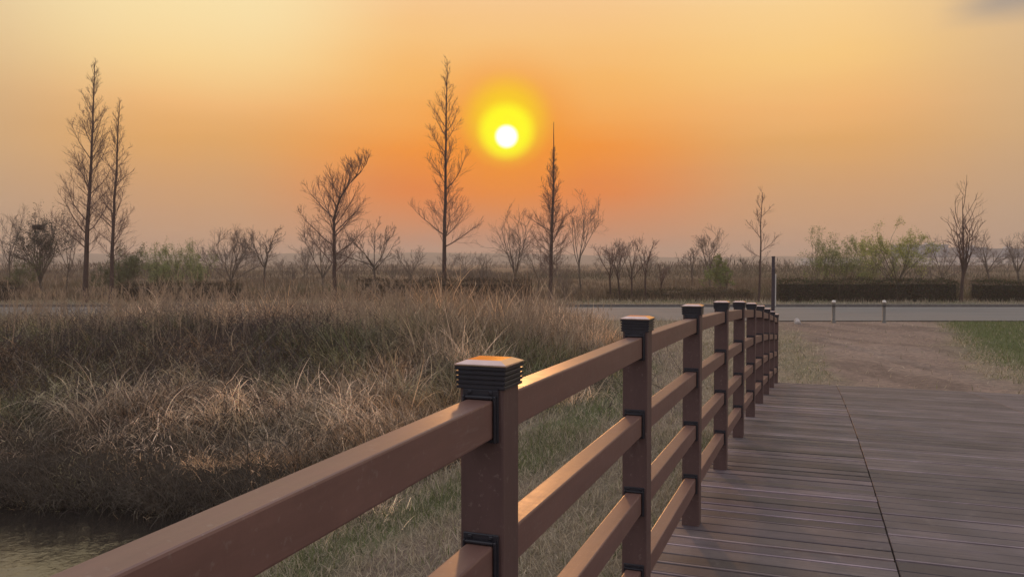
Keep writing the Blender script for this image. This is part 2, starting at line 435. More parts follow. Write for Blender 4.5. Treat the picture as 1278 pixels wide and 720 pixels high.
mb = MB(); mb.box(-260, 260, 39.6, 42.4, -.05, .085)
M['verge'] = mat_simple('verge_soil', (.13, .115, .07), .95, .4, 3, bmp=.02)
tag(mb.build('verge', M['verge']), kind='structure')

# ------------------------------------------------------------------ pond
m, q, p, o = newmat('pond_water'); t = q.n('ShaderNodeTexCoord')
p.inputs['Base Color'].default_value = (.02, .017, .015, 1); p.inputs['Roughness'].default_value = .03; p.inputs['IOR'].default_value = 1.75
p.inputs['Specular IOR Level'].default_value = .5
n = q.noise(q.mapping(t.outputs['Object'], (1, .6, 1)), 3.2, 3, .5); n2 = q.noise(t.outputs['Object'], 16, 2, .5)
bump(q, p, q.m('ADD', n, q.m('MULTIPLY', n2, .25)), .02, .5); M['water'] = m
mb = MB(); xs = np.linspace(-26, 14, 21); ys = np.linspace(-12, 12.5, 13)
for i in range(20):
    for j in range(12): mb.add([(xs[i], ys[j], WATER), (xs[i+1], ys[j], WATER), (xs[i+1], ys[j+1], WATER), (xs[i], ys[j+1], WATER)], [(0, 1, 2, 3)])
tag(mb.build('pond_water', m), kind='structure')

# ------------------------------------------------------------------ hills on the skyline
m, q, p, o = newmat('hill_woods'); t = q.n('ShaderNodeTexCoord')
q.l(q.ramp(q.noise(t.outputs['Object'], .02, 5, .6), [(.3, (.05, .05, .04, 1)), (.7, (.10, .09, .07, 1))]), p.inputs['Base Color']); p.inputs['Roughness'].default_value = 1
hx = np.linspace(-1240, 1240, 240); hy = np.linspace(900, 1240, 12)
HX, HY = np.meshgrid(hx, hy)
prof = np.sin((HY-900)/340*math.pi)**.8
hh = 3.5+9*fbm(HX, HY*0, 330, 3)+4*fbm(HX, HY, 40, 3)+5*sst(HX, -200, -1000)
HZ = prof*hh-.2
ix = np.arange(HX.size).reshape(HX.shape)
npm = npmesh('hills', np.stack([HX, HY, HZ], -1).reshape(-1, 3), np.stack([ix[:-1, :-1], ix[:-1, 1:], ix[1:, 1:], ix[1:, :-1]], -1).reshape(-1, 4), m, smooth=True)
tag(npm, kind='structure')

# ------------------------------------------------------------------ haze
HAZE = .0011
mb = MB(); mb.box(-1262, 1262, -75, 1262, -3.2, 22)
hz = mb.build('haze', None); tag(hz, kind='stuff', label='warm evening haze over the fields')
hm = bpy.data.materials.new('haze_air'); hm.use_nodes = True; ht = hm.node_tree; ht.nodes.clear()
ho = ht.nodes.new('ShaderNodeOutputMaterial'); hv = ht.nodes.new('ShaderNodeVolumePrincipled')
hv.inputs['Color'].default_value = (.88, .80, .71, 1); hv.inputs['Density'].default_value = HAZE; hv.inputs['Anisotropy'].default_value = .25
ht.links.new(hv.outputs[0], ho.inputs['Volume']); hz.data.materials.append(hm)

# ------------------------------------------------------------------ footbridge deck
br = empty('footbridge', 'low arched footbridge with purplish brown plank deck leading to the dirt path', 'footbridge', (P0[0], P0[1], 0), -TH)
dr = np.random.default_rng(11)
mb = MB(); BW = .1445; NB_ = int((S_END-S_BEG-.2)/BW)
s_first = S_END-.16-NB_*BW
def board(s0, s1, u0, u1, colr, drop=0., edge_glint=0.):
    def slab(a0, a1, c, dz=0.):
        za, zb = float(zdeck(a0))-drop+dz, float(zdeck(a1))-drop+dz
        mb.add([(u0, a0, za-.028), (u1, a0, za-.028), (u1, a1, zb-.028), (u0, a1, zb-.028), (u0, a0, za), (u1, a0, za), (u1, a1, zb), (u0, a1, zb)], MB.BF, c=c)
    if edge_glint > 0:
        slab(s0, s0+edge_glint, np.asarray(colr)*2.6, -.0006); slab(s0+edge_glint+.0001, s1, colr)  # thin pale strip: sky highlight on the near edge, painted into board colour
    else: slab(s0, s1, colr)
basec = np.array([.098, .078, .081])
for i in range(NB_):
    s0 = s_first+i*BW
    fl = (i % 3 == 0)
    tone = basec*dr.uniform(.5, 1.45)*np.array([1, dr.uniform(.94, 1.02), dr.uniform(.92, 1.05)])
    if i % 2 == 0: tone = tone*1.12
    board(s0+dr.uniform(.009, .018), s0+BW-dr.uniform(.005, .010), -.105, .9945+dr.uniform(-.002, .002), tone, drop=dr.uniform(0, .006), edge_glint=dr.choice([0, .009, .014, .018]))
    j = i-(i % 3)
    rr = np.random.default_rng(500+j)
    tone2 = basec*rr.uniform(.62, 1.15)*dr.uniform(.88, 1.12)
    board(s0+(.026 if fl else .006), s0+BW-(.0012 if i % 3 < 2 else .004), 1.0, 2.95, tone2, drop=dr.uniform(0, .0015), edge_glint=.014 if fl else 0.)
    tone3 = basec*rr.uniform(.62, 1.15)*dr.uniform(.88, 1.12)
    board(s0+(.026 if fl else .006), s0+BW-(.0012 if i % 3 < 2 else .004), 2.958, 5.2, tone3, drop=dr.uniform(0, .0015), edge_glint=.014 if fl else 0.)
board(S_END-.155, S_END, -.105, 5.2, basec*1.12)
mb.build('deck_planks', M['deck'], br, bevel=.0025, col=True, seg=1)
def along(mb, u0, u1, dz0, dz1, s0=S_BEG, s1=S_END, n=24):
    ss_ = np.linspace(s0, s1, n+1)
    V = []
    for s in ss_:
        z = float(zdeck(s)); V += [(u0, s, z+dz0), (u1, s, z+dz0), (u1, s, z+dz1), (u0, s, z+dz1)]
    f = [(0, 1, 2, 3)]
    for i in range(n):
        for j in range(4): f.append((4*i+j, 4*i+4+j, 4*i+4+(j+1) % 4, 4*i+(j+1) % 4))
    f.append((4*n+3, 4*n+2, 4*n+1, 4*n))
    mb.add(V, f)
mb = MB(); along(mb, -.150, -.108, -.20, .004); mb.build('edge_board', M['trim'], br, bevel=.003)
for u0, u1 in ((-.06, .12), (1.6, 1.78), (3.2, 3.38), (4.9, 5.08)):
    mb = MB(); along(mb, u0, u1, -.40, -.04); mb.build('beam', M['beam'], br)
mb = MB(); mb.box(-.15, 5.25, S_END+.004, S_END+.16, -.9, float(zdeck(S_END))-.035); mb.build('abutment', M['conc'], br, bevel=.01)
for s in (4.2, 10.2):
    for u in (.1, 4.9):
        z0 = -1.6; mb = MB(); mb.lathe([(.16, z0), (.16, float(zdeck(s))-.40)], 16, u, s); mb.build('pier', M['conc'], br, smooth=True)

# ------------------------------------------------------------------ railing
rl = empty('bridge_railing', 'brown four-rail bridge railing with square posts and black ribbed caps', 'railing', (P0[0], P0[1], 0), -TH)
HALF = .046
RT = [-.074, -.362, -.650, -.938]; RH = .076; RW = .029
mb = MB(); mb.box(-HALF, HALF, -HALF, HALF, -1.16, 0); post_me = mb.build('post', M['post'], bevel=.004); post_me0 = post_me
mb = MB()
for i in range(5):
    z = -.010-i*.0095
    mb.box(-.054+.0006*i, .054-.0006*i, -.054+.0006*i, .054-.0006*i, z-.0062, z)
mb.box(-.0490, .0490, -.0490, .0490, -.052, -.009)
cap0 = mb.build('cap', M['black'], bevel=.0008, seg=1)
mb = MB(); mb.frust(.0550, -.0095, .0550, -.006); mb.frust(.0545, -.0058, .036, .0015); lid0 = mb.build('cap_lid', M['captop'], bevel=.0006, seg=1)
def bracket_mesh(sgn):
    mb = MB(); y0, y1 = sorted((sgn*(HALF+.001), sgn*(HALF+.006)))
    mb.box(-.038, .038, y0, y1, -RH-.009, .020); y4, y5 = sorted((sgn*(HALF+.0055), sgn*(HALF+.009)))
    for xx in (-.022, .022): mb.box(xx-.0045, xx+.0045, y4, y5, .0095, .0175)
    y2, y3 = sorted((sgn*(HALF+.0062), sgn*(HALF+.016)))
    mb.box(-RW-.0065, -RW-.001, y2, y3, -RH-.008, .008); mb.box(RW+.001, RW+.0065, y2, y3, -RH-.008, .008)
    mb.box(-RW-.0008, RW+.0008, y2, y3, .0012, .0075); mb.box(-RW-.0008, RW+.0008, y2, y3, -RH-.0075, -RH-.0012)
    o = mb.build('bracket', M['black'], bevel=.002, seg=1)
    return o
brk = {s_: bracket_mesh(s_) for s_ in (-1, 1)}
posts = {}
first = True
for k, s in zip(ks, sk):
    if k < -2 or k > 9: continue
    zt = float(ztop_s(s))
    po = post_me0 if first else post_me0.copy()
    if not first: COL.objects.link(po)
    po.parent = rl; po.location = (0, s, zt-.045); posts[k] = po
    for src, dz in ((cap0, .045), (lid0, .045)):
        c_ = src if first else src.copy()
        if not first: COL.objects.link(c_)
        c_.parent = po; c_.location = (0, 0, dz)
    sl_ = float(ztop_s(s+.1)-ztop_s(s-.1))/.2
    for r_ in RT:
        for sg in (-1, 1):
            if (sg == -1 and k == -2) or (sg == 1 and k == 9): continue
            c_ = brk[sg].copy(); COL.objects.link(c_); c_.parent = po
            c_.location = (0, 0, .045+r_+sl_*sg*.06)
    first = False
for o_ in brk.values(): bpy.data.objects.remove(o_)
for k in range(-2, 9):
    sa, sb = sk[k+3]+HALF+.007, sk[k+4]-HALF-.007
    for r_ in RT:
        za = float(ztop_s(sk[k+3]))+r_; zb = float(ztop_s(sk[k+4]))+r_
        t0 = (HALF+.007)/SP; z0 = za+(zb-za)*t0; z1 = za+(zb-za)*(1-t0)
        mb = MB(); mb.box(-RW, RW, 0, sb-sa, -RH, 0, dz=z1-z0)
        r = mb.build('rail', M['rail'], rl, bevel=.004); r.location = (0, sa, z0)

# ------------------------------------------------------------------ blades
def blades(base, length, width, phi0, bend, psi, col, n=4, tip=.15, twist=0.6, side=None, r=rng):
    """curved thin strips. base (N,3), angles from vertical phi0..phi0+bend, azimuth psi"""
    N = len(base); t = np.linspace(0, 1, n+1)[None, :]
    phi = phi0[:, None]+bend[:, None]*t**1.4
    ps = psi[:, None]+twist*(r.random((N, 1))-.5)*t*2
    st = length[:, None]/n
    dx = np.sin(phi)*np.cos(ps)*st; dy = np.sin(phi)*np.sin(ps)*st; dz = np.cos(phi)*st
    P = np.stack([dx, dy, dz], -1); P = np.concatenate([np.zeros((N, 1, 3)), np.cumsum(P[:, :-1], 1)], 1)+base[:, None]
    sa = r.random(N)*math.pi*2
    sd = np.stack([np.cos(sa), np.sin(sa), np.zeros(N)], -1)[:, None]
    wd = width[:, None, None]*(1-(1-tip)*t[..., None]**1.5)*.5
    V = np.stack([P-sd*wd, P+sd*wd], 2)      # N,n+1,2,3
    idx = np.arange(N*(n+1)*2).reshape(N, n+1, 2)
    q_ = np.stack([idx[:, :-1, 0], idx[:, :-1, 1], idx[:, 1:, 1], idx[:, 1:, 0]], -1).reshape(-1, 4)
    cc = np.repeat(col[:, None], (n+1)*2, 1).reshape(-1, 3)
    return V.reshape(-1, 3), q_, cc
def join(parts):
    V = []; Q = []; C_ = []; n = 0
    for v, q_, c_ in parts: V.append(v); Q.append(q_+n); C_.append(c_); n += len(v)
    return np.concatenate(V), np.concatenate(Q), np.concatenate(C_)

# ---- reed bed
def reed_zone(x, y):
    """0 tan upright, 1 dark tangle, 2 low green-brown"""
    dk = np.exp(-(((x+7.0)/4.0)**2+((y-18.2)/2.0)**2))
    low = sst(-x, 10.5, 13)*sst(y, 14, 16)
    return dk, low
parts = []
r = np.random.default_rng(21)
NC = 3600
cx = r.uniform(-24, 4, NC*3); cyy = 8+19.2*r.random(NC*3)**1.0
ri = reed_in(cx, cyy); vis = np.abs(cx) < .64*cyy+2.5
ok = (ri > .05) & vis; cx = cx[ok][:NC]; cyy = cyy[ok][:NC]
nb = np.where(cyy < 14, 60, np.where(cyy < 19, 48, 34))
ci = np.repeat(np.arange(len(cx)), nb); N = len(ci)
sp = .10+.13*r.random(N)
bx = cx[ci]+r.normal(0, 1, N)*sp; by = cyy[ci]+r.normal(0, 1, N)*sp
dk, low = reed_zone(cx, cyy)
H = .26+.42*fbm(cx, cyy, 1.1)+.52*sst(cyy, 20.5, 24)*(1-.3*low)+.30*sst(cx, -5, -1)*sst(cyy, 12, 15)
H *= (1-.4*low)*(1-.15*dk)
H *= np.interp(cyy, [8, 12, 14, 16], [.85, .9, .95, 1])
H *= .55+.75*r.random(len(cx))
H *= np.clip(reed_in(cx, cyy)/2.4, .38, 1)
patch = fbm(cx+30, cyy+11, 1.5, 3)
stem = r.random(N)
L = H[ci]*r.uniform(.5, 1.5, N)
tang = np.clip(.25+sst(patch, .30, .50)*.7+sst(19-cyy, 0, 3)*.6-.5*sst(cx, -4, 0), .12, 1.1)
cl_psi = (fbm(cx, cyy, 3.)*8+r.normal(0, .8, len(cx)))
# tussocks: strands radiate from the clump and hang over
off = np.stack([bx-cx[ci], by-cyy[ci]], -1)
rad = np.arctan2(off[:, 1], off[:, 0])
psi = np.where(r.random(N) < .55, cl_psi[ci]+r.normal(0, .8, N), rad+r.normal(0, .5, N))
mat_ = (sst(19.5-cyy, 0, 3)*(1-.7*sst(cx, -3.5, 0))*sst(fbm(cx+3, cyy-3, 1.1, 2), .30, .55))[ci]
L = L*(1+.45*mat_)
ph0 = np.abs(r.normal(.10, .16, N))+tang[ci]*np.abs(r.normal(.35, .35, N))+mat_*r.uniform(.1, 1.0, N)
bd = np.abs(r.normal(.5, .5, N))+tang[ci]*np.abs(r.normal(1.1, .7, N))+mat_*r.uniform(0, 1.3, N)
up_ = stem < .13*(1-.7*mat_); bd[up_] *= .3; ph0[up_] *= .5
col0 = np.array([.58, .425, .275]); colg = np.array([.46, .36, .275]); cold = np.array([.11, .09, .075]); colo = np.array([.42, .265, .14]); colgr = np.array([.13, .15, .07])
def lerp(a, b_, f): return a*(1-f[:, None])+b_*f[:, None]
cc = lerp(np.tile(col0, (len(cx), 1)), colg, r.random(len(cx))*.9)
cc = lerp(cc, colo, sst(fbm(cx-9, cyy+40, 2.), .48, .62)*.85)
cc = lerp(cc, cold, np.clip(dk*.55+sst(patch, .58, .72)*.5, 0, .8))
cc = lerp(cc, colgr, np.clip(low*.55+(sst(fbm(cx+70, cyy, 1.3), .50, .62))*.75*(cyy < 19), 0, .8))
cc = cc*(.38+1.2*sst(fbm(cx+5, cyy-13, .75, 3), .28, .74))[:, None]*r.uniform(.6, 1.7, len(cx))[:, None]*1.32
cc = lerp(cc, np.array([.15, .19, .075]), sst(fbm(cx*1.0-40, cyy+3, 1.6, 2)+.18*sst(-cx, 6, 9), .50, .60)*.6*sst(20-cyy, 0, 2)*sst(cyy, 12.5, 14))
cc = lerp(cc, np.array([.5, .30, .16])*.8, (r.random(len(cx)) < .16)*.7)
thick = r.random(N) < .14
cb = cc[ci]*(r.uniform(.25, 1.0, N)**1.5*1.6)[:, None]; cb[thick] = cb[thick]*.6+np.array([.26, .22, .165])
wd = np.where(thick, r.uniform(.011, .022, N), r.uniform(.005, .013, N))*np.interp(by, [8, 26], [1, 1.5])
bz = height(bx, by)-.02
parts.append(blades(np.stack([bx, by, bz], -1), L, wd, ph0, bd, psi, cb, n=6, r=r, twist=2.2))
# leaning broken canes
N2 = 3000; x = r.uniform(-16, 3, N2*3); y = 9+17*r.random(N2*3); okk = (reed_in(x, y) > .2); x = x[okk][:N2]; y = y[okk][:N2]; n_ = len(x)
parts.append(blades(np.stack([x, y, height(x, y)+r.uniform(0, .35, n_)], -1), r.uniform(.5, 1.5, n_), r.uniform(.006, .011, n_), r.uniform(.3, 1.5, n_), r.uniform(-.2, .9, n_), r.random(n_)*6.28,
    lerp(np.tile([.36, .29, .20], (n_, 1)), np.array([.2, .17, .14]), r.random(n_)), n=4, r=r))
# upright canes with feathery heads at the back of the bed
N3 = 1500; x = r.uniform(-17, 3, N3*3); y = 16+10.5*r.random(N3*3); okk = (reed_in(x, y) > .5) & (fbm(x, y, 2.0) > .45); x = x[okk][:N3]; y = y[okk][:N3]; n_ = len(x)
hl = r.uniform(.7, 1.35, n_); hz_ = height(x, y); ph_ = np.abs(r.normal(.08, .08, n_)); bd_ = r.uniform(0, .25, n_); ps_ = r.random(n_)*6.28
c3 = lerp(np.tile([.40, .31, .21], (n_, 1)), np.array([.26, .2, .15]), r.random(n_))
parts.append(blades(np.stack([x, y, hz_], -1), hl, np.full(n_, .009), ph_, bd_, ps_, c3, n=4, r=r, tip=.6, twist=0.))
tz = np.cos(ph_+bd_*.5)*hl; tx = np.sin(ph_+bd_*.5)*hl
for q_ in range(7):
    parts.append(blades(np.stack([x+tx*np.cos(ps_), y+tx*np.sin(ps_), hz_+tz-.05-.025*q_], -1), r.uniform(.08, .18, n_), np.full(n_, .012), r.uniform(.1, .8, n_), r.uniform(.2, 1.2, n_), r.random(n_)*6.28, c3*1.15, n=2, r=r))
# drooping fringe at the water's edge
NF = 9000; x = r.uniform(-15, -1.5, NF); y = shore_y(x)+np.abs(r.normal(.0, .45, NF)); m_ = y > 8
x, y = x[m_], y[m_]; n_ = len(x)
parts.append(blades(np.stack([x, y, height(x, y)+.02+.35*sst(y-shore_y(x), .3, 1.0)], -1), r.uniform(.4, 1.0, n_), r.uniform(.005, .011, n_), r.uniform(.2, 1.1, n_), r.uniform(.7, 2.1, n_), -math.pi/2+r.normal(0, .8, n_),
    lerp(np.tile([.22, .18, .135], (n_, 1)), np.array([.075, .06, .05]), r.random(n_)), n=5, r=r))
V, Q, Cc = join(parts)
o_ = npmesh('dry_reeds', V, Q, M['reed'], cols=Cc); tag(o_, 'tangled dry tan reeds covering the bank above the pond', kind='stuff')

# ---- brambles (dark woody tangle in the reed bed)
def canes(N, fn, r):
    x, y = fn(N); n = 6
    base = np.stack([x, y, height(x, y)], -1)
    phi0 = r.uniform(.0, .7, N); bend = r.uniform(.6, 2.0, N); psi = r.random(N)*6.28; L = r.uniform(.35, .95, N)
    t = np.linspace(0, 1, n+1)[None]; phi = phi0[:, None]+bend[:, None]*t
    st = L[:, None]/n; d = np.stack([np.sin(phi)*np.cos(psi)[:, None]*st, np.sin(phi)*np.sin(psi)[:, None]*st, np.cos(phi)*st], -1)
    P = np.concatenate([np.zeros((N, 1, 3)), np.cumsum(d[:, :-1], 1)], 1)+base[:, None]+r.normal(0, .015, (N, n+1, 3))
    return P
r = np.random.default_rng(31)
def brf(N): return r.normal(-7.2, 3.6, N), r.normal(17.2, 1.9, N)
P = canes(5200, brf, r)
V, Q = tubes(P, np.full(len(P), .006), np.full(len(P), .003), 3)
M['bramble'] = mat_simple('bramble_wood', (.075, .052, .045), .8, .4, 3)
tag(npmesh('brambles', V, Q, M['bramble']), 'dark leafless bramble tangle among the reeds', kind='stuff')

# ---- short grass and straw by the bridge and beyond
r = np.random.default_rng(41)
parts = []
def turf(N, xr, yr, lr, wr, cond, lie=.9, dens=None):
    x = r.uniform(*xr, N); y = yr[0]+(yr[1]-yr[0])*r.random(N)
    ok = cond(x, y); x, y = x[ok], y[ok]; n_ = len(x)
    cs = soil(x, y)
    g_ = (cs[:, 1] > cs[:, 0]*.98)
    L = r.uniform(*lr, n_); c0 = lerp(np.tile([.58, .49, .35], (n_, 1)), np.array([.32, .275, .20]), r.random(n_))
    cgr = lerp(np.tile([.12, .165, .055], (n_, 1)), np.array([.24, .24, .11]), r.random(n_))
    pg = np.clip((cs[:, 1]/cs[:, 0]-.80)*1.5, .04, .62)
    lawn = sst(x-np.interp(y, [12, 16, 20, 30], [7.8, 9.0, 10.5, 14.4]), .2, 1.8)*(y > 14)*(y < 30)
    pg = np.maximum(pg, lawn*.85)
    isg = r.random(n_) < pg
    cgr = lerp(cgr, np.array([.14, .19, .075]), lawn*.6)
    c_ = np.where(isg[:, None], cgr, c0)*r.uniform(.6, 1.4, n_)[:, None]
    ph = np.where(isg, np.abs(r.normal(.35, .3, n_)), np.abs(r.normal(lie, .45, n_)))
    parts.append(blades(np.stack([x, y, height(x, y)-.004], -1), L, r.uniform(*wr, n_), ph, r.uniform(.1, 1.1, n_), r.random(n_)*6.28, c_, n=3, r=r))
def c_near(x, y):
    s, u = w2su(x, y); return (u < 6) & (s < S_END-.2) & (reed_in(x, y) < .3) & (height(x, y) > WATER+.03) & (r.random(len(x)) < .25+.9*fbm(x, y, .6, 3))
turf(120000, (-4.5, 5.2), (6.8, 13), (.06, .20), (.005, .012), c_near)
turf(70000, (-1.5, 8.5), (12, 22), (.05, .18), (.007, .014), lambda x, y: c_near(x, y) | ((w2su(x, y)[1] < -.1) & (reed_in(x, y) < .2)))
def c_far(x, y):
    s, u = w2su(x, y); dirt = path_mask(x, y) > .45
    return (s > S_END+.25) & (u > -2.5) & (y < 29.8) & (np.abs(x) < .66*y+2) & (~dirt | (r.random(len(x)) < .05)) & (r.random(len(x)) < .2+1.1*fbm(x, y, 1.1, 3))
turf(125000, (4, 21), (11, 29.8), (.04, .13), (.008, .016), c_far, lie=1.0)
def c_left(x, y): return (np.abs(x) < .66*y+2) & (reed_in(x, y) < .2) & (y > 24) & (w2su(x, y)[1] < -2.5)
turf(26000, (-21, 12), (24, 29.8), (.10, .30), (.012, .02), c_left, lie=.6)
turf(30000, (-34, 36), (39.7, 43.5), (.08, .30), (.015, .03), lambda x, y: y > 39.6, lie=.5)
V, Q, Cc = join(parts)
tag(npmesh('grass', V, Q, M['grass'], cols=Cc), 'short matted straw and green grass beside the bridge and path', kind='stuff')

# taller dead weeds in the fields behind the road
r = np.random.default_rng(43); parts = []
N = 90000; y = 43.5+150*r.random(N)**1.7; x = (r.random(N)*2-1)*(.66*y+4); n1 = fbm(x, y*.7, 11, 3); ok = n1 > .40; x, y = x[ok], y[ok]; n_ = len(x)
Ln = r.uniform(.15, .5, n_)*(1+.8*sst(n1[ok], .5, .65))
cw = lerp(np.tile([.21, .155, .10], (n_, 1)), np.array([.11, .085, .06]), r.random(n_)); cw = lerp(cw, np.array([.10, .12, .05]), sst(fbm(x+33, y, 14, 2), .55, .7)*.5)
parts.append(blades(np.stack([x, y, height(x, y)], -1), Ln, r.uniform(.02, .05, n_)*np.sqrt(y/50), np.abs(r.normal(.15, .2, n_)), r.uniform(0, 1, n_), r.random(n_)*6.28, cw, n=3, r=r))
V, Q, Cc = join(parts)
tag(npmesh('field_weeds', V, Q, M['reed'], cols=Cc), 'dead brown weeds over the fields behind the road', kind='stuff')

# ------------------------------------------------------------------ trees
UP = np.array([0, 0, 1.])
def nrm(v): return v/(np.linalg.norm(v)+1e-9)
def growp(r, p, d, L, n, wob, trop):
    pts = [p]; d = nrm(np.asarray(d, float)); st = L/n
    for i in range(n):
        d = nrm(d+r.normal(0, wob, 3)+UP*trop); p = p+d*st; pts.append(p)
    return np.array(pts), d
def perp(r, d, ang_, az_=None):
    a = np.cross(d, UP if abs(d[2]) < .9 else np.array([1., 0, 0])); a = nrm(a); b_ = np.cross(d, a)
    z = r.random()*6.283 if az_ is None else az_
    return nrm(d*math.cos(ang_)+(a*math.cos(z)+b_*math.sin(z))*math.sin(ang_))
class Bag:
    def __init__(s): s.d = {}
    def add(s, P, r0, r1, k): s.d.setdefault((len(P), k), []).append((P, r0, r1))
    def mesh(s):
        V = []; Q = []; n = 0
        for (_, k), L in s.d.items():
            v, q_ = tubes(np.array([a[0] for a in L]), np.array([a[1] for a in L]), np.array([a[2] for a in L]), k)
            V.append(v); Q.append(q_+n); n += len(v)
        return np.concatenate(V), np.concatenate(Q)
def interp_poly(P, t):
    i = min(int(t*(len(P)-1)), len(P)-2); f = t*(len(P)-1)-i; return P[i]*(1-f)+P[i+1]*f, nrm(P[i+1]-P[i])
def finish(name, label, loc, tb, cb_, tm, cm, group=None, leaves=None, lmat='leaf', cat='tree'):
    root = empty(name, label, cat, loc, 0, group)
    V, Q = tb.mesh(); npmesh('trunk', V, Q, M[tm], root, smooth=True)
    if cb_.d:
        V, Q = cb_.mesh(); npmesh('branches', V, Q, M[cm], root)
    if leaves is not None and len(leaves[0]):
        npmesh('leaves', leaves[0], leaves[1], M[lmat], root, cols=leaves[2])
    return root
TW = .0064
def conifer(label, x, y, H, seed, wid=.2, cb=.2, lean=(0, 0), bare=0., prof=None, tr=.13, nl=None, bend=None, dens=1., group=None):
    r = np.random.default_rng(seed); tb = Bag(); cr = Bag()
    n = 16; t = np.linspace(0, 1, n)
    P = np.stack([lean[0]*t**1.3+.05*np.cumsum(r.normal(0, .35, n))*(t > 0), lean[1]*t, H*t], -1)
    if bend: P[:, 0] += bend*sst(t, .45, 1)**1.6*1.; P[:, 2] -= abs(bend)*.25*sst(t, .7, 1)
    tb.add(P, tr, .012, 8)
    dens = dens*1.2; nl = nl or int(56*dens)
    for i in range(nl):
        u = (i+r.random()*.8)/nl; tt = cb+(1-bare-cb)*u
        p, td = interp_poly(P, tt)
        pr = (prof or (lambda u: (1-u)**.75*(.65+.35*min(1, u*6))))(u)
        big = r.random() < .35
        L = max(.25, H*wid*1.45*pr*(r.uniform(.85, 1.08) if big else r.uniform(.4, .85)))
        az_ = i*2.399+r.normal(0, .4); a = R(np.interp(u, [0, .5, 1], [58, 46, 28]))+r.normal(0, .12)
        d = np.array([math.cos(az_)*math.sin(a), math.sin(az_)*math.sin(a), math.cos(a)])
        Pl, dl = growp(r, p, d, L, 7, .07, .075); rl_ = min(.006+.0085*L*(1.3 if big else .8), tr*.4)
        cr.add(Pl, rl_, TW*.6, 4)
        for j in range(int((3+L*6)*dens)):
            v = .12+.86*r.random(); p2, d2 = interp_poly(Pl, v)
            L2 = (L*.40*(1.15-v)+.15)*r.uniform(.5, 1.25)
            P2, _ = growp(r, p2, perp(r, d2, r.uniform(.4, .8)), L2, 4, .10, .12); cr.add(P2, max(TW*.8, .25*rl_), TW*.55, 3)
            for q_ in range(int(1+L2*6)):
                v3 = .2+.75*r.random(); p3, d3 = interp_poly(P2, v3)
                P3, _ = growp(r, p3, perp(r, d3, r.uniform(.4, .8)), L2*.42*r.uniform(.5, 1.1)+.06, 2, .10, .15); cr.add(P3, TW*.62, TW*.42, 3)
    return finish('bare_conifer', label, (x, y, height(np.array([x]), np.array([y]))[0]), tb, cr, 'bark', 'twig', group)
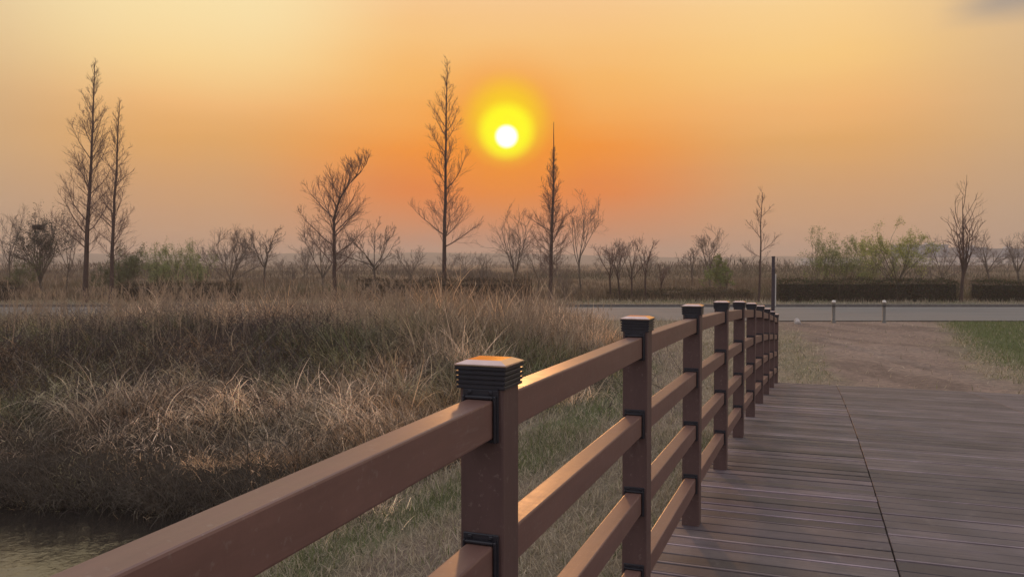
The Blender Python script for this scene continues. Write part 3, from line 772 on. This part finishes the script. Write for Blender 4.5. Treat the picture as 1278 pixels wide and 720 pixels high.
def vase(label, x, y, H, seed, spread=.5, fork=.3, nl=5, tr=.07, levels=3, kid=(8, 6, 4), dens=1., tm='bark2', cm='twig2', group=None, leafc=None, nleaf=0, name='bare_tree', cat='tree', leader=False, lsize=.05, trop=.05, up_ang=None, tw=None, limb=1.):
    r = np.random.default_rng(seed); tb = Bag(); cr = Bag(); tips = []
    tw = tw or TW*max(1., y/50.)
    base = np.zeros(3)
    if name.endswith('shrub') or fork < .05:
        stems = []
        for i in range(nl):
            az_ = r.random()*6.28; a = abs(r.normal(0, spread*.9)); d = np.array([math.cos(az_)*math.sin(a), math.sin(az_)*math.sin(a), math.cos(a)])
            P, de = growp(r, base+np.array([math.cos(az_), math.sin(az_), 0])*H*.06*r.random(), d, H*r.uniform(.4, .75), 6, .07, .05); stems.append(P)
            tb.add(P, tr*r.uniform(.4, .8), tw, 5)
    else:
        P, de = growp(r, base, np.array([r.normal(0, .04), r.normal(0, .04), 1]), H*fork, 5, .04, .02)
        tb.add(P, tr, tr*.75, 8); top = P[-1]; stems = []
        for i in range(nl):
            az_ = i*6.283/nl+r.normal(0, .3); a = R(r.uniform(22, 55))*spread*2 if up_ang is None else R(r.uniform(*up_ang))
            d = np.array([math.cos(az_)*math.sin(a), math.sin(az_)*math.sin(a), math.cos(a)])
            st_ = top-np.array([0, 0, H*fork*.25*r.random()])
            st_[:2] = interp_poly(P, 1-.25*r.random())[0][:2]
            Pl, _ = growp(r, st_, d, H*(1-fork)*r.uniform(.65, .95)*limb, 7, .09, trop); stems.append(Pl)
            tb.add(Pl, tr*.5, tw*1.1, 5)
        if leader:
            Pl, _ = growp(r, top, UP, H*(1-fork), 8, .015, .2); stems.append(Pl); tb.add(Pl, tr*.72, tw*1.2, 6)
    def rec(P, L, rad, lv):
        m_ = max(1, int(kid[lv]*dens*r.uniform(.7, 1.3)))
        for j in range(m_):
            v = .25+.75*r.random(); p2, d2 = interp_poly(P, v*.999)
            L2 = L*r.uniform(.3, .62)*(1.2-.5*v)
            P2, _ = growp(r, p2, perp(r, d2, r.uniform(.35, .85)), L2, 4 if lv < 1 else 3, .12, trop*1.4)
            cr.add(P2, rad*(.8 if lv else 1), max(rad*.4, tw*.45), 4 if lv == 0 else 3)
            if lv+1 < levels: rec(P2, L2, max(rad*.55, tw*.7), lv+1)
            else: tips.append(P2[-1]); tips.append(P2[1])
    for P in stems: rec(P, np.linalg.norm(P[-1]-P[0]), max(tr*.22, tw*1.2), 0)
    lv = None
    if nleaf and tips:
        T = np.array(tips); T = T[r.integers(0, len(T), nleaf)]+r.normal(0, .06, (nleaf, 3))*H/3
        T[:, 2] = np.maximum(T[:, 2], .15)
        a = r.normal(0, 1, (nleaf, 3)); a /= np.linalg.norm(a, axis=1, keepdims=True); b_ = np.cross(a, r.normal(0, 1, (nleaf, 3))); b_ /= np.linalg.norm(b_, axis=1, keepdims=True)
        sz = lsize*r.uniform(.5, 1.2, (nleaf, 1))
        Vl = np.stack([T-a*sz, T+b_*sz*.45, T+a*sz, T-b_*sz*.45], 1).reshape(-1, 3)
        cl_ = np.array(leafc)[None]*r.uniform(.55, 1.45, (nleaf, 1))*np.array([1, 1, 1])
        lv = (Vl, np.arange(nleaf*4).reshape(-1, 4), np.repeat(cl_, 4, 0))
    return finish(name, label, (x, y, height(np.array([x]), np.array([y]))[0]-.02), tb, cr, tm, cm, group, lv, cat=cat)

G1 = 'tall bare conifers along the far side of the road'
conifer('tallest bare conifer at the far left of the photo', at(107, 42), 42, ztop(80, 42), 101, wid=.185, cb=.2, lean=(.65, 0), tr=.15, group=G1, dens=1.0)
conifer('slimmer leaning bare conifer just right of the far left tall one', at(137, 41), 41, ztop(130, 41), 102, wid=.165, cb=.2, lean=(.55, 0), tr=.12, group=G1)
conifer('bare tree whose bent top curves over to the right', at(417, 41.5), 41.5, ztop(182, 41.5), 103, wid=.26, cb=.2, lean=(.15, 0), bend=1.75, tr=.12, group=G1, nl=58, prof=lambda u: (1-u)**.55*(.75+.25*min(1, u*4)))
conifer('tallest slender bare conifer left of the sun, behind the hedge', at(554, 44.6), 44.6, ztop(78, 44.6), 104, wid=.165, cb=.22, lean=(.15, 0), tr=.13, group=G1, dens=.9, prof=lambda u: (1-u)**.7*(.8+.2*min(1, u*4)))
conifer('narrow bare conifer with naked spike top right of the sun', at(686, 42), 42, ztop(153, 42), 105, wid=.19, cb=.14, lean=(.1, 0), bare=.17, tr=.115, group=G1, dens=1.2, prof=lambda u: (1-u)**.8*(.55+.45*min(1, u*3.2)))
conifer('thin sparse bare tree behind the far end of the railing', at(947, 43), 43, ztop(242, 43), 106, wid=.2, cb=.34, lean=(.15, 0), tr=.07, nl=13, group=G1, prof=lambda u: (1-u)**.5)
vase('bare tree with straight central mast in the gap between the two right hedges', at(1200, 42.8), 42.8, ztop(246, 42.8), 107, fork=.30, nl=6, tr=.10, leader=True, dens=.75, tm='bark', cm='twig', up_ang=(14, 36), trop=.09, tw=.0055, limb=.68)
G2 = 'bare orchard trees in the field behind the road'
orch = [
 (468, 60, 272, 'fan shaped bare tree behind the middle hedge, right of the bent top tree', dict(spread=.62, nl=8, fork=.34, tr=.09)),
 (330, 62, 276, 'round crowned bare tree right of the dark clump on the left', dict(spread=.55, nl=6, fork=.34, tr=.09)),
 (287, 66, 286, 'dense dark bare clump left of the round crowned tree', dict(spread=.5, nl=9, fork=.12, tr=.08, dens=1.3)),
 (402, 66, 284, 'low dense bare tree just left of the bent top tree', dict(spread=.4, nl=7, fork=.2, tr=.08)),
 (10, 60, 262, 'thin bare sapling at the left edge of the photo', dict(spread=.25, nl=4, fork=.4, tr=.06)),
 (82, 58, 272, 'leaning thin bare tree between nest tree and tallest conifer', dict(spread=.35, nl=4, fork=.35, tr=.06)),
 (641, 52, 268, 'upswept bare tree right below the sun', dict(spread=.28, nl=6, fork=.25, tr=.06)),
 (672, 60, 300, 'small faint bare tree left of the spike topped conifer', dict(spread=.3, nl=4, fork=.2, tr=.05)),
 (725, 56, 252, 'loose upswept bare tree right of the spike topped conifer', dict(spread=.25, nl=6, fork=.35, tr=.06)),
 (865, 72, 306, 'small forked bare tree left of the paired upright tree', dict(spread=.5, nl=4, fork=.35, tr=.08)),
 (886, 66, 288, 'upright bare tree above the green tinged scrub', dict(spread=.22, nl=6, fork=.3, tr=.07)),
 (1236, 70, 286, 'vase shaped bare tree right of the masted tree', dict(spread=.5, nl=6, fork=.3, tr=.09)),
 (1271, 66, 284, 'vase shaped bare tree at the right edge of the photo', dict(spread=.5, nl=6, fork=.3, tr=.09)),
 (1176, 66, 292, 'faint bare tree left of the masted tree', dict(spread=.6, nl=5, fork=.2, tr=.07)),
]
for i, (px, d, py, lab, kw) in enumerate(orch):
    vase(lab, at(px, d), d, ztop(py, d)*1.03, 200+i, group=G2, **kw)
G3 = 'young bare saplings at the roadside behind the railing'
for i, (px, d, py, lab) in enumerate([
 (762, 45, 306, 'leftmost roadside sapling, forked low, above the near railing'),
 (774, 44.4, 300, 'tallest roadside sapling of the cluster above the second post'),
 (789, 45.2, 308, 'roadside sapling with dark curved stem, third in the cluster'),
 (806, 44.6, 306, 'rightmost wide sapling of the roadside cluster'),
 (826, 47, 330, 'very short sapling right of the roadside cluster')]):
    vase(lab, at(px, d), d, ztop(py, d)*1.1, 300+i, group=G3, spread=.3, nl=4, fork=.42, tr=.055, kid=(7, 5, 3), tm='bark', cm='twig')
G4 = 'leafless twiggy bushes'
for i, (px, d, py, sp, nl, lab, kw) in enumerate([
 (597, 44, 298, .45, 14, 'fine twiggy bush over the middle hedge, left of the sun', {}),
 (515, 74, 318, .7, 12, 'low wide dark bush far behind the middle hedge', {}),
 (492, 80, 320, .7, 10, 'low brown bush behind the fan shaped tree', {}),
 (434, 70, 318, .5, 9, 'pale thin bush right of the bent top tree', {}),
 (365, 75, 322, .7, 9, 'low pale bush right of the round crowned tree', {}),
 (705, 44, 330, .5, 10, 'knee high brown bush at the foot of the spike topped conifer', {}),
 (1150, 46, 306, .8, 7, 'arching bush leaning right over the right hedge', {}),
 (905, 55, 318, .7, 16, 'low green tinged bush left of the thin sparse tree', dict(leafc=(.20, .24, .08), nleaf=3600, lsize=.06, cm='gtwig')),
 ]):
    vase(lab, at(px, d), d, ztop(py, d)*1.02, 400+i, group=G4, name='bare_shrub', cat='shrub', spread=sp, nl=nl, tr=.03, kid=(5, 4, 3), **kw)
G5 = 'bushes just coming into green leaf'
for i, (px, d, py, sp, nl, nlf, lc, lab) in enumerate([
 (160, 50, 294, .5, 16, 6500, (.14, .16, .075), 'dark green bush at the foot of the leaning conifer'),
 (195, 50, 298, .6, 13, 4600, (.30, .33, .15), 'pale green bush, left one of the three between conifers and round tree'),
 (222, 49, 296, .6, 13, 5200, (.30, .33, .14), 'pale green bush, middle one of the three between conifers and round tree'),
 (250, 51, 302, .6, 12, 4200, (.30, .33, .15), 'pale green bush, right one of the three between conifers and round tree'),
 (22, 54, 312, .7, 14, 2600, (.12, .14, .055), 'low pale green bush near the left edge'),
 (128, 47, 318, .6, 12, 1800, (.09, .10, .045), 'low olive bush between the two far left conifers'),
 (1022, 50, 272, .32, 11, 2400, (.28, .31, .12), 'tall thin greenish bush, first one above the right hedge'),
 (1050, 49, 284, .6, 16, 6500, (.26, .30, .10), 'bushy green shrub above the right hedge'),
 (1080, 50, 290, .6, 15, 4600, (.28, .30, .11), 'loose green shrub right of the bushy one above the right hedge'),
 ]):
    vase(lab, at(px, d), d, ztop(py, d)*1.02, 500+i, group=G5, name='leafing_shrub', cat='shrub', spread=sp, nl=nl, tr=.028, kid=(5, 4, 3), leafc=lc, nleaf=nlf, cm='gtwig', lsize=.042, trop=.12)
vase('round young tree with fresh yellow green leaves behind the right hedge', at(1120, 44.6), 44.6, ztop(282, 44.6), 540, name='leafing_tree', spread=.52, fork=.22, nl=12, tr=.05, leafc=(.38, .40, .11), nleaf=9500, lsize=.038, cm='gtwig', kid=(6, 5, 4))
vase('dense dark ivy clad tree with a nest on top at far left', at(52, 56), 56, ztop(272, 56), 541, name='ivy_tree', spread=.15, fork=.15, nl=13, tr=.09, leafc=(.055, .062, .045), nleaf=6500, lsize=.05, kid=(9, 6, 4))
# nest
nr = np.random.default_rng(9); N = 260
a_ = nr.random(N)*6.28; rr_ = .2+.14*nr.random(N); zz = nr.uniform(-.12, .12, N); c0 = np.stack([np.cos(a_)*rr_, np.sin(a_)*rr_, zz], -1); dd = np.stack([-np.sin(a_), np.cos(a_), nr.normal(0, .3, N)], -1)+nr.normal(0, .3, (N, 3))
P = np.stack([c0-dd*.22, c0, c0+dd*.22], 1); V, Q = tubes(P, np.full(N, .012), np.full(N, .006), 3)
ne = npmesh('bird_nest', V, Q, M['bramble'], loc=(at(49, 56), 56, ztop(284, 56))); tag(ne, 'dark twig nest sitting on top of the ivy clad tree', 'nest')

# many small bare trees standing out in the hazy fields
protos = []
fr = np.random.default_rng(77)
def fartree(px, d, first_seed=None):
    lab = 'small faint bare tree in the hazy fields far behind the road'
    return vase(lab, at(px, d), d, fr.uniform(3.0, 4.2), first_seed, group='small bare trees dotting the far fields', spread=.5, nl=6, fork=.2, tr=.07, kid=(7, 5, 3), tw=.013)
for i, (px, d) in enumerate([(380, 105), (560, 118), (930, 112)]): protos.append(fartree(px, d, 800+i))
for i in range(30):
    px = 14+i*42.5+fr.uniform(-15, 15); d = fr.uniform(88, 165)
    src = protos[i % 3]; c_ = src.copy(); COL.objects.link(c_)
    x = at(px, d); c_.location = (x, d, float(height(np.array([x]), np.array([d]))[0])-.03); c_.rotation_euler = (0, 0, fr.random()*6.28); sc_ = fr.uniform(.75, 1.3); c_.scale = (sc_*fr.uniform(.9, 1.3),)*2+(sc_,)
    for ch in src.children:
        k_ = ch.copy(); COL.objects.link(k_); k_.parent = c_

_far = sorted([o_ for o_ in COL.objects if o_.get('group') == 'small bare trees dotting the far fields'], key=lambda o_: o_.location.x/o_.location.y)
_t = ['', 'first', 'second', 'third', 'fourth', 'fifth', 'sixth', 'seventh', 'eighth', 'ninth', 'tenth', 'eleventh', 'twelfth', 'thirteenth', 'fourteenth', 'fifteenth', 'sixteenth', 'seventeenth', 'eighteenth', 'nineteenth', 'twentieth']
for i_, o_ in enumerate(_far):
    k_ = i_+1; left = k_ <= 17
    o_['label'] = '%s from the %s of the small faint bare trees in the far fields' % (_t[k_ if left else len(_far)-i_], 'left' if left else 'right')

# far scrub and woods reading as one mass
r = np.random.default_rng(61)
N = 52000; y = 95+330*r.random(N)**1.3; x = (r.random(N)*2-1)*(.66*y); nn = fbm(x, y*.5, 26, 3); ok = nn > .50; x, y, nn = x[ok], y[ok], nn[ok]; n_ = len(x)
z = r.random(n_)**1.2*(.5+1.9*sst(nn, .52, .74))*(.4+.7*vn(x, y, 6))
Lf = r.uniform(.2, .5, n_)*np.sqrt(y/120)
cs = lerp(np.tile([.085, .068, .05], (n_, 1)), np.array([.12, .09, .068]), r.random(n_)); cs = lerp(cs, np.array([.07, .08, .04]), sst(fbm(x, y, 60, 2), .5, .7)*.5)
V, Q, Cc = blades(np.stack([x, y, z], -1), Lf*1.4, Lf*.28, np.abs(r.normal(.3, .4, n_)), r.uniform(0, 1, n_), r.random(n_)*6.28, cs, n=2, r=r)
tag(npmesh('far_scrub', V, Q, M['reed'], cols=Cc), 'far band of brown scrub and woods along the horizon', kind='stuff')

# ------------------------------------------------------------------ hedges
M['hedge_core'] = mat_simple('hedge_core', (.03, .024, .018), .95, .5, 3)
def hedge(label, x0, x1, y, h, seed, dep=1.1, tint=(.055, .070, .030), z0=.05):
    r = np.random.default_rng(seed); root = empty('clipped_hedge', label, 'hedge', ((x0+x1)/2, y, z0), 0, 'clipped hedges behind the road')
    L = x1-x0; hx_ = L/2
    n = max(4, int(L/.5)); xs = np.linspace(-hx_+.12, hx_-.12, n)
    ring = [(-dep/2+.12, .0), (-dep/2+.1, h*.5), (-dep/2+.16, h-.12), (dep/2-.16, h-.12), (dep/2-.1, h*.5), (dep/2-.12, 0)]
    V = [(x_, a+r.normal(0, .03), b_+r.normal(0, .02)) for x_ in xs for a, b_ in ring]; k = 6; f = []
    for i in range(n-1):
        for j in range(k-1): f.append((i*k+j, (i+1)*k+j, (i+1)*k+j+1, i*k+j+1))
    f3 = []
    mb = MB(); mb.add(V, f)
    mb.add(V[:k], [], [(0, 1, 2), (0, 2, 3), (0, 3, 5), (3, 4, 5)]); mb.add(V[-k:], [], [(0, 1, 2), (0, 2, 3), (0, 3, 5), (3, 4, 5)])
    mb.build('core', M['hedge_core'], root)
    N = int(L*1500); u = r.random((N, 3)); P = np.stack([(u[:, 0]*2-1)*hx_, (u[:, 1]-.5)*dep, u[:, 2]*h], -1)
    face = r.random(N)
    P[:, 1] = np.where(face < .5, -dep/2+np.abs(r.normal(0, .06, N)), np.where(face < .62, dep/2-np.abs(r.normal(0, .06, N)), P[:, 1]))
    P[:, 2] = np.where(face > .62, h-np.abs(r.normal(0, .07, N))*np.sign(r.random(N)-.35)+.16*vn(P[:, 0], P[:, 1], .7), P[:, 2])
    e_ = face > .96; P[e_, 0] = np.sign(r.normal(0, 1, e_.sum()))*(hx_-.03); P[e_, 2] = r.random(e_.sum())*h
    a = r.normal(0, 1, (N, 3)); a /= np.linalg.norm(a, axis=1, keepdims=True); b_ = np.cross(a, r.normal(0, 1, (N, 3))); b_ /= np.linalg.norm(b_, axis=1, keepdims=True)
    sz = r.uniform(.02, .055, (N, 1)); V = np.stack([P-a*sz, P+b_*sz*.5, P+a*sz, P-b_*sz*.5], 1).reshape(-1, 3)
    cl_ = np.array(tint)[None]*r.uniform(.5, 1.5, (N, 1)); br_ = r.random(N) < .45; cl_[br_] = np.array([.10, .072, .05])*r.uniform(.5, 1.3, (br_.sum(), 1))
    npmesh('foliage', V, np.arange(N*4).reshape(-1, 4), M['leaf'], root, cols=np.repeat(cl_, 4, 0))
    tb = Bag()
    for i in range(int(L*9)):
        p = np.array([r.uniform(-hx_, hx_), r.uniform(-dep/2, dep/2), 0]); P_, _ = growp(r, p, UP+r.normal(0, .2, 3), h*r.uniform(.8, 1.12), 3, .1, .1); tb.add(P_, .01, .004, 3)
    V, Q = tb.mesh(); npmesh('stems', V, Q, M['twig2'], root)
hedge('long dark clipped hedge behind the two bollards', at(966, 43.4), at(1191, 43.4), 43.4, 1.06, 701)
hedge('clipped hedge running out of the right edge of the photo', at(1216, 43.4), at(1216, 43.4)+9, 43.4, 1.02, 702)
hedge('brown clipped hedge crossing behind the tallest conifer, in the middle', at(445, 43.2), at(664, 43.2), 43.2, 1.06, 703, tint=(.08, .062, .04))
hedge('short clipped hedge at the left edge of the photo', at(-40, 43.3), at(18, 43.3), 43.3, .92, 704, tint=(.07, .06, .035))
hedge('low clipped hedge at the foot of the leaning conifer', at(150, 43.3), at(300, 43.3), 43.3, .85, 705, tint=(.075, .062, .035))
hedge('rough ankle high hedge behind the roadside saplings', at(758, 46.5), at(935, 46.5), 46.5, .42, 706, dep=1.8, tint=(.09, .08, .04))

# ------------------------------------------------------------------ bollards, sign, stone
M['galv'] = mat_simple('grey_painted_steel', (.12, .115, .10), .5, .2, 12)
M['white'] = mat_simple('white_cap', (.72, .70, .64), .45, .08, 12)
def bollard(label, px):
    d = 29.5; root = empty('bollard', label, 'bollard', (at(px, d), d, 0), 0, 'bollards where the path meets the road')
    mb = MB(); mb.lathe([(.085, -.1), (.085, .02), (.058, .03), (.056, .68)], 20); mb.build('shaft', M['galv'], root, smooth=True)
    mb = MB(); mb.lathe([(.0585, .54), (.0585, .60)], 20); mb.build('band', M['black'], root, smooth=True)
    mb = MB(); mb.lathe([(.054, .682), (.072, .69), (.074, .73), (.06, .765), (.03, .78), (.001, .783)], 20); mb.build('cap', M['white'], root, smooth=True)
bollard('left one of two grey bollards with pale caps at the road edge', 1041)
bollard('right one of two grey bollards with pale caps at the road edge', 1104)
d = 27.0; root = empty('sign_post', 'dark tall post with a narrow white edged sign panel seen edge on', 'sign', (at(965, d), d, 0), math.radians(-17.3))
M['dark'] = mat_simple('dark_painted_steel', (.035, .028, .04), .5, .2, 9)
mb = MB(); mb.box(-.05, .05, -.05, .05, -.2, ztop(321, d)); mb.build('pole', M['dark'], root, bevel=.006)
mb = MB(); mb.box(-.055, .055, -.45, .45, .55, 1.95); mb.build('panel_frame', M['dark'], root, bevel=.008)
mb = MB(); mb.box(.0575, .092, -.40, .40, .72, 1.75); mb.build('panel_face', M['white'], root, bevel=.004)
mb = MB(); mb.box(-.06, .06, -.06, .06, ztop(321, d)-.002, ztop(321, d)+.03); mb.build('pole_cap', M['black'], root, bevel=.006)

def rock(name, label, x, y, z, sc, seed, m):
    r = np.random.default_rng(seed); import bmesh
    bm = bmesh.new(); bmesh.ops.create_icosphere(bm, subdivisions=3, radius=1)
    for v in bm.verts:
        c_ = v.co; k = 1+.22*math.sin(c_.x*2.7+seed)+.14*math.sin(c_.y*4.1+c_.z*3+seed*2)
        v.co = (c_.x*sc[0]*k, c_.y*sc[1]*k, max(c_.z, -.35)*sc[2]*k)
    me = bpy.data.meshes.new(name); bm.to_mesh(me); bm.free(); me.materials.append(m)
    o = bpy.data.objects.new(name, me); link(o); o.location = (x, y, z); tag(o, label, 'stone'); return o
rock('marker_stone', 'small pale stone at the left corner of the dirt path by the road', at(996, 28.6), 28.6, .03, (.13, .11, .13), 2, mat_simple('pale_stone', (.5, .46, .42), .8, .15, 9, bmp=.004))

# ------------------------------------------------------------------ far buildings
M['bwall'] = mat_simple('pale_blue_wall', (.10, .20, .32), .7, .05, .1)
M['bwhite'] = mat_simple('white_cladding', (.72, .70, .68), .7, .05, .1)
M['broof'] = mat_simple('grey_roof', (.12, .20, .30), .6, .1, .1)
M['bglass'] = mat_simple('window_strip_glass', (.12, .18, .24), .15, .2, .2)
def hall(label, px0, px1, d, py, dep=30, wallm='bwall', rows=2, low=False):
    x0, x1 = at(px0, d), at(px1, d); H = ztop(py, d); root = empty('far_building', label, 'building', ((x0+x1)/2, d, 0), 0, 'far buildings on the skyline')
    L = x1-x0; mb = MB(); mb.box(-L/2, L/2, 0, dep, -.3, H-.6); mb.build('wall', M[wallm], root)
    mb = MB(); mb.box(-L/2-.4, L/2+.4, -.4, dep+.4, H-.598, H); rf = mb.build('roof', M['broof'] if not low else M['bwhite'], root)
    if not low:
        mb = MB(); mb.box(L*.15, L*.3, dep*.3, dep*.5, H+.002, H+1.4); mb.build('roof_plant', M['bwhite'], rf)
        mb = MB(); mb.box(-L/2-.15, L/2+.15, -.15, -.003, .0, H*.30); mb.build('base_cladding', M['bwhite'], root)
    for k in range(rows):
        z = H*(.38+.56*k/max(1, rows)) if not low else H*.4
        n = max(3, int(L/5))
        for i in range(n):
            xa = -L/2+(i+.18)*L/n; mb = MB(); mb.box(xa, xa+L/n*.64, -.08, .05, z, z+(1.3 if not low else .8)); mb.build('window', M['bglass'], root)
hall('pale blue grey hall on the skyline, left of the masted tree', 1137, 1183, 560, 305)
hall('pale blue grey hall on the skyline, just right of the masted tree', 1201, 1231, 560, 308.5)
hall('pale blue grey hall on the skyline at the right edge', 1249, 1277, 560, 310)
hall('long low white building below the pale halls', 1128, 1330, 540, 321.5, dep=10, wallm='bwhite', rows=1, low=True)
hall('long low pale shed on the skyline above the hedge', 1000, 1075, 520, 322.5, dep=12, wallm='bwhite', rows=1, low=True)
